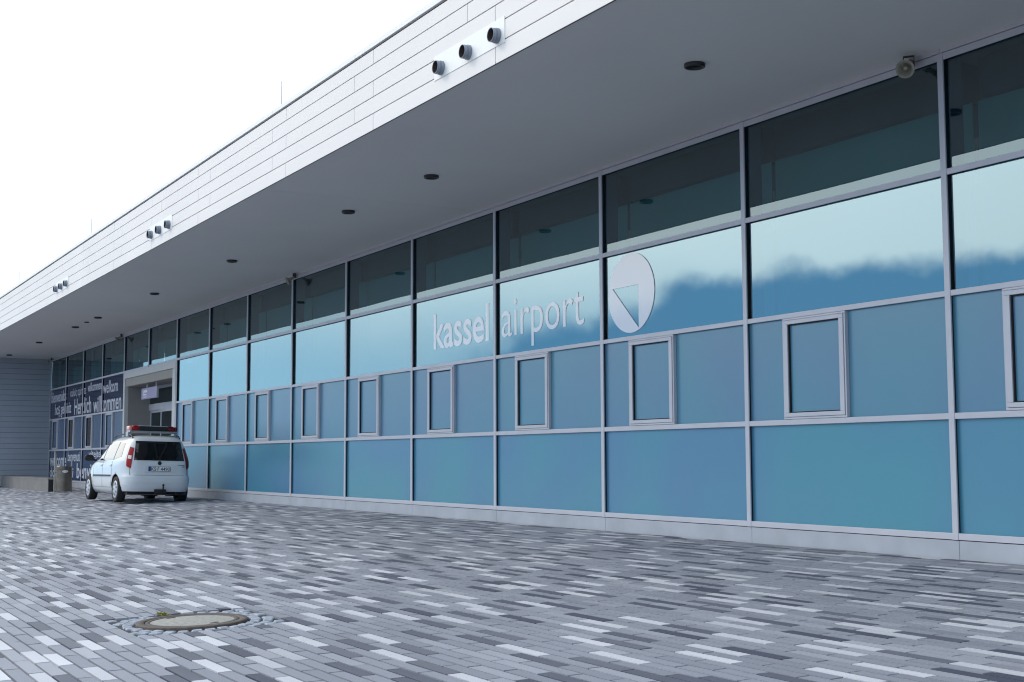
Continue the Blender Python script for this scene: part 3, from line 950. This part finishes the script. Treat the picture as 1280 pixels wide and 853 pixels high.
zz = [.20, .23, .26, .30, .36, .42, .50, .56, .60, .635, .66, .72, .8, .86, .90, .95, .98, 1.02, 1.05, 1.1, 1.15, 1.2, 1.26, 1.32, 1.38, 1.42, 1.46, 1.49, 1.52, 1.54, 1.56, 1.575, 1.585, 1.594, 1.60]
NT = 120
ts = []
for k in range(NT):                                     # more samples near the corners
    u = 2 * math.pi * k / NT
    ts.append(u)
v = [sec(z, t) for z in zz for t in ts]
f = [(i * NT + k, i * NT + (k + 1) % NT, (i + 1) * NT + (k + 1) % NT, (i + 1) * NT + k) for i in range(len(zz) - 1) for k in range(NT)]
f += [tuple(range(NT - 1, -1, -1)), tuple(range((len(zz) - 1) * NT, len(zz) * NT))]
m = MB(); m.add(v, f, 0, True)
bme = m.mesh('body', ['paint_white', 'black_plastic'])
body = link('body', bme)
WB = 2.62; WR = .305
cut = MB()
for x in (0, WB):
    cut.lathe([(.0001, -1), (.348, -1), (.348, -.52), (.0001, -.52)], (x, 0, WR + .01), (0, 1, 0), 40)
    cut.lathe([(.0001, .52), (.348, .52), (.348, 1), (.0001, 1)], (x, 0, WR + .01), (0, 1, 0), 40)
cme = cut.mesh('cut', ['black_plastic'])
co = link('cut', cme)
md = body.modifiers.new('b', 'BOOLEAN'); md.object = co; md.operation = 'DIFFERENCE'; md.solver = 'EXACT'
dg = bpy.context.evaluated_depsgraph_get()
nm = bpy.data.meshes.new_from_object(body.evaluated_get(dg))
body.modifiers.clear(); body.data = nm
bpy.data.objects.remove(co)
for p in nm.polygons:                                   # wheel-house faces are black
    c = p.center
    for x in (0, WB):
        r = math.hypot(c.x - x, c.z - WR - .01)
        if r < .352 and (abs(c.y) < .8) and c.z > .205:
            p.material_index = 1
            p.use_smooth = False
if len(nm.materials) < 2: nm.materials.append(MATS['black_plastic'])
body.parent = car

def patch(name, fn, corners, nu=10, nv=8, th=.006, m='car_glass', parent=car, inset=.002):
    """solid skin on the body: corners are four (u, z) pairs, bottom-left, bottom-right, top-right, top-left; fn(u, z, off) gives the point"""
    (a, b, c, d_) = corners
    g = [[None] * (nu + 1) for _ in range(nv + 1)]
    def P(s, t, off):
        u = (a[0] * (1 - s) + b[0] * s) * (1 - t) + (d_[0] * (1 - s) + c[0] * s) * t
        z = (a[1] * (1 - s) + b[1] * s) * (1 - t) + (d_[1] * (1 - s) + c[1] * s) * t
        return fn(u, z, off)
    vs, fs = [], []
    for off in (-inset, th):
        for j in range(nv + 1):
            for i in range(nu + 1):
                vs.append(P(i / nu, j / nv, off))
    n1 = (nu + 1) * (nv + 1)
    ix = lambda i, j, k: k * n1 + j * (nu + 1) + i
    for j in range(nv):
        for i in range(nu):
            fs.append((ix(i, j, 1), ix(i + 1, j, 1), ix(i + 1, j + 1, 1), ix(i, j + 1, 1)))
    for i in range(nu):
        fs.append((ix(i, 0, 0), ix(i + 1, 0, 0), ix(i + 1, 0, 1), ix(i, 0, 1)))
        fs.append((ix(i, nv, 0), ix(i + 1, nv, 0), ix(i + 1, nv, 1), ix(i, nv, 1)))
    for j in range(nv):
        fs.append((ix(0, j, 0), ix(0, j + 1, 0), ix(0, j + 1, 1), ix(0, j, 1)))
        fs.append((ix(nu, j, 0), ix(nu, j + 1, 0), ix(nu, j + 1, 1), ix(nu, j, 1)))
    q = MB(); q.add(vs, fs, 0, True)
    o = q.build(name, m, parent)
    for p in o.data.polygons: p.use_smooth = False
    return o
left = lambda x, z, off: (x, side_y(x, z) + off, z)
right = lambda x, z, off: (x, -side_y(x, z) - off, z)
rear = lambda y, z, off: (rear_x(y, z) - off, y, z)
def corner(t, z, off):                                  # wrap round the rear corner, t = section angle
    x, y, _ = sec(z, t)
    n = Vector((x - (xf(z) + xr(z)) / 2, y * 2.4, 0)).normalized()
    return (x + n.x * off, y + n.y * off, z)
# tailgate and windows
patch('rear_window', rear, ((-.595, .995), (.595, .995), (.53, 1.445), (-.53, 1.445)), 16, 8, .008)
patch('tailgate_seam', rear, ((-.665, .645), (.665, .645), (.665, .652), (-.665, .652)), 16, 1, .0025, 'seam')
for s in (-1, 1):
    patch('tailgate_seam', rear, ((s * .668, .65), (s * .676, .65), (s * .676, .92), (s * .668, .92)), 1, 6, .0025, 'seam')
for fn, nm_ in ((left, 'l'), (right, 'r')):
    patch('side_window', fn, ((2.16, 1.00), (1.26, .985), (1.26, 1.40), (1.66, 1.385)), 10, 8, .005, 'side_glass')
    patch('side_window', fn, ((1.19, .985), (.30, 1.0), (.30, 1.43), (1.19, 1.41)), 10, 8, .005, 'side_glass')
    patch('side_window', fn, ((.24, 1.005), (-.28, 1.07), (-.18, 1.40), (.24, 1.425)), 10, 8, .005, 'side_glass')
    patch('pillar_trim', fn, ((1.255, .985), (1.195, .985), (1.195, 1.405), (1.255, 1.40)), 2, 8, .006, 'black_plastic')
    patch('pillar_trim', fn, ((.295, 1.0), (.245, 1.0), (.245, 1.425), (.295, 1.43)), 2, 8, .006, 'black_plastic')
    patch('side_moulding', fn, ((2.12, .60), (.42, .605), (.42, .645), (2.12, .64)), 12, 2, .014, 'black_plastic')
    for xs in (2.14, 1.22, .36):
        patch('door_seam', fn, ((xs, .36), (xs - .008, .36), (xs - .008, .97), (xs, .97)), 1, 10, .0025, 'seam')
    patch('sill_seam', fn, ((2.2, .345), (.36, .345), (.36, .352), (2.2, .352)), 12, 1, .0025, 'seam')
    for xs in (1.42, .54):
        patch('door_handle', fn, ((xs, .855), (xs - .17, .862), (xs - .17, .888), (xs, .880)), 4, 2, .022, 'paint_white')
# windscreen
wsc = lambda y, z, off: ((xf(z) + xr(z)) / 2 + (xf(z) - xr(z)) / 2 * max(0, 1 - min(1, abs(y / wd(z))) ** NF) ** (1 / NF) + off, y, z)
patch('windscreen', wsc, ((-.66, 1.08), (.66, 1.08), (.52, 1.46), (-.52, 1.46)), 14, 8, .006, 'car_glass')
# tail lights wrap round the corners
for s in (1, -1):
    z0, z1 = .80, 1.31
    def ct(y_in, x_out, z):
        pass
    n_ = 8
    def tl(u, z, off, s=s):
        # u 0..1 from the inner rear edge to the outer side edge
        k = (z - .80) / .51
        yi = .635 - .085 * k; xo = -.50 + .05 * k
        # angle range on the section
        a = (xf(z) - xr(z)) / 2; c = (xf(z) + xr(z)) / 2
        yi = min(yi, wd(z) * .9)
        t_in = math.pi - math.asin(min(1, (yi / wd(z))) ** (NR / 2))
        t_out = math.pi - math.acos(min(1, abs((xo - c) / a)) ** (NR / 2))
        t = t_in + (t_out - t_in) * u
        p = corner(t, z, off)
        return (p[0], s * p[1], p[2])
    mt = 'red_lens' if s == 1 else 'dark_red_lens'
    tll = patch('tail_light', tl, ((.12, z0), (.72, z0 + .05), (.80, z1), (0.1, z1 - .03)), 12, 10, .016, mt)
    patch('indicator_lens', tl, ((.2, 1.02), (.62, 1.03), (.62, 1.11), (.2, 1.10)), 8, 3, .0195, 'clear_lens' if s == 1 else 'dark_red_lens', tll)
# bumper: proud band wrapping the rear, lip on its top edge
def bump(t, z, off):
    p = corner(t, z, off + .012)
    return p
patch('rear_bumper', bump, ((math.pi * .692, .27), (math.pi * 1.308, .27), (math.pi * 1.308, .635), (math.pi * .692, .635)), 60, 10, .004, 'paint_white', inset=.02)
patch('underskirt', bump, ((math.pi * .70, .205), (math.pi * 1.30, .205), (math.pi * 1.30, .268), (math.pi * .70, .268)), 40, 2, .002, 'black_plastic', inset=.02)
# number plate, emblem, badge
xp = rear_x(0, .8) - .012
pl = MB().box(xp, xp + .014, -.36, .36, .718, .882, bev=.004).build('plate_recess', 'paint_white', car)
plate = MB().box(xp - .008, xp - .0005, -.262, .262, .742, .854, bev=.002).build('number_plate', 'plate_black', car)
MB().box(xp - .0100, xp - .0082, -.252, .206, .750, .846).build('plate_field', 'plate_white', plate)
MB().box(xp - .0100, xp - .0082, .2065, .256, .750, .846).build('country_band', 'plate_blue', plate)
v, f = text_mesh('KS·F 4490', .014)
a, b = v[:, 0].min(), v[:, 0].max()
mm = MB(); mm.add([(xp - .0108, .198 - (p[0] - a) * .435 / (b - a), .760 + p[1] * .078 / .73) for p in v], f); mm.build('plate_number', 'plate_black', plate)
m = MB(); m.lathe([(.046, 0), (.046, .008), (.040, .012), (.0001, .013)], (rear_x(0, .935) - .001, 0, .935), (-1, 0, 0), 24); m.build('emblem', 'black_plastic', car)
m = MB(); m.box(rear_x(.5, .89) - .006, rear_x(.5, .89), -.60, -.42, .885, .897); m.box(rear_x(.5, .86) - .006, rear_x(.5, .86), -.60, -.545, .848, .862); m.build('badge', 'seam', car)
# tow hitch
m = MB(); m.box(-.80, -.72, -.16, .11, .225, .325, bev=.01); m.tube([(-.76, -.05, .27), (-.83, -.06, .27), (-.875, -.06, .30), (-.88, -.06, .40)], .017, 10); m.lathe([(.001, -.03), (.02, -.022), (.028, 0), (.02, .022), (.001, .03)], (-.88, -.06, .425), (0, 0, 1), 14); m.build('tow_hitch', 'black_plastic', car)
m = MB(); m.tube([(-.40, -.42, .235), (-.60, -.42, .23), (-.72, -.42, .225)], .03, 12); m.lathe([(.0001, -.17), (.08, -.165), (.085, 0), (.08, .165), (.0001, .17)], (-.42, -.42, .25), (0, 1, 0), 16); m.build('exhaust', 'black_plastic', car)
MB().box(-.58, 3.2, -.70, .70, .19, .24, bev=.01).build('underbody', 'black_plastic', car)
MB().box(-.35, -.1, -.10, .25, .16, .30, bev=.03).build('rear_axle', 'black_plastic', car)
# wheels
def wheel(x, y, s):
    wq = empty('wheel', (x, y, WR)); wq.parent = car
    m = MB()
    m.lathe([(.195, -.095), (.255, -.1), (.288, -.095), (.302, -.075), (.305, 0), (.302, .075), (.288, .095), (.255, .1), (.205, .092)], (0, 0, 0), (0, s, 0), 40)
    m.build('tyre', 'rubber', wq)
    m = MB()
    m.lathe([(.208, .085), (.200, .094), (.188, .097), (.160, .090), (.09, .103), (.04, .108), (.0001, .108)], (0, 0, 0), (0, s, 0), 40)
    rim = m.build('rim', 'hubcap', wq)
    m = MB()
    for k in range(7):
        a = 2 * math.pi * k / 7
        c = Vector((.125 * math.cos(a), s * .1015, .125 * math.sin(a)))
        e1 = Vector((math.cos(a), 0, math.sin(a))); e2 = Vector((-math.sin(a), 0, math.cos(a)))
        pts = [c + e1 * .042 * math.cos(q * math.pi / 6) + e2 * .024 * math.sin(q * math.pi / 6) + Vector((0, -s * .008 * math.cos(q * math.pi / 6) * 0, 0)) for q in range(12)]
        m.add(pts, [tuple(range(12))])
    m.build('hubcap_slots', 'black_plastic', wq)
for x in (0, WB):
    for s in (1, -1):
        wheel(x, s * .735, s)
# mirrors
for s in (1, -1):
    m = MB()
    bm = bmesh.new(); bmesh.ops.create_uvsphere(bm, u_segments=20, v_segments=12, radius=1)
    for p in bm.verts:
        q = p.co
        p.co = Vector((2.06 + (.055 if q.x > 0 else .03) * math.copysign(abs(q.x) ** .7, q.x), s * (.965 + .115 * math.copysign(abs(q.y) ** .7, q.y)), 1.045 + .075 * math.copysign(abs(q.z) ** .7, q.z)))
    m.frombm(bm, 0, True)
    m.tube([(2.07, s * .78, .985), (2.06, s * .90, 1.0)], .026, 10)
    m.build('wing_mirror', 'black_plastic', car)
# roof rails and light bar
for s in (1, -1):
    m = MB(); m.tube([(1.2, s * .565, 1.535), (1.1, s * .565, 1.588), (.9, s * .57, 1.612), (.2, s * .57, 1.616), (-.22, s * .565, 1.585), (-.34, s * .56, 1.525)], .016, 10)
    m.build('roof_rail', 'black_plastic', car)
lb = empty('light_bar', (.05, 0, 1.555)); lb.parent = car
m = MB(); m.box(-.16, .16, -.57, .57, .10, .145, bev=.012); m.build('base', 'steel', lb)
m = MB(); m.box(-.13, .13, -.345, .345, .1455, .255, bev=.02); m.build('housing', 'black_plastic', lb)
m = MB(); m.box(-.10, .10, -.34, .34, .2555, .268, bev=.005); m.build('cover', 'paint_white', lb)
for s in (1, -1):
    m = MB(); m.box(-.14, .14, *sorted((s * .348, s * .50)), .1455, .265, bev=.035); m.build('beacon_lens', 'red_lens' if s == 1 else 'dark_red_lens', lb)
    m = MB(); m.box(-.135, .135, *sorted((s * .503, s * .585)), .14, .255, bev=.035); m.build('end_lens', 'amber_pink' if s == 1 else 'dark_red_lens', lb)
    m = MB(); m.box(-.10, .10, *sorted((s * .50, s * .60)), .0, .099, bev=.008); m.tube([(0, s * .55, .03), (0, s * .2, .05)], .016, 8); m.build('foot', 'steel', lb)
# cabin, dark
m = MB()
CX, CYY = -23.05, -1.67
car.location = (CX, CYY, CYY * .026 - .004)
car.rotation_euler = (SLOPE, 0, math.pi + math.radians(1.4))
tag(car, 'white estate car seen from behind with red light bar on its roof', 'car')
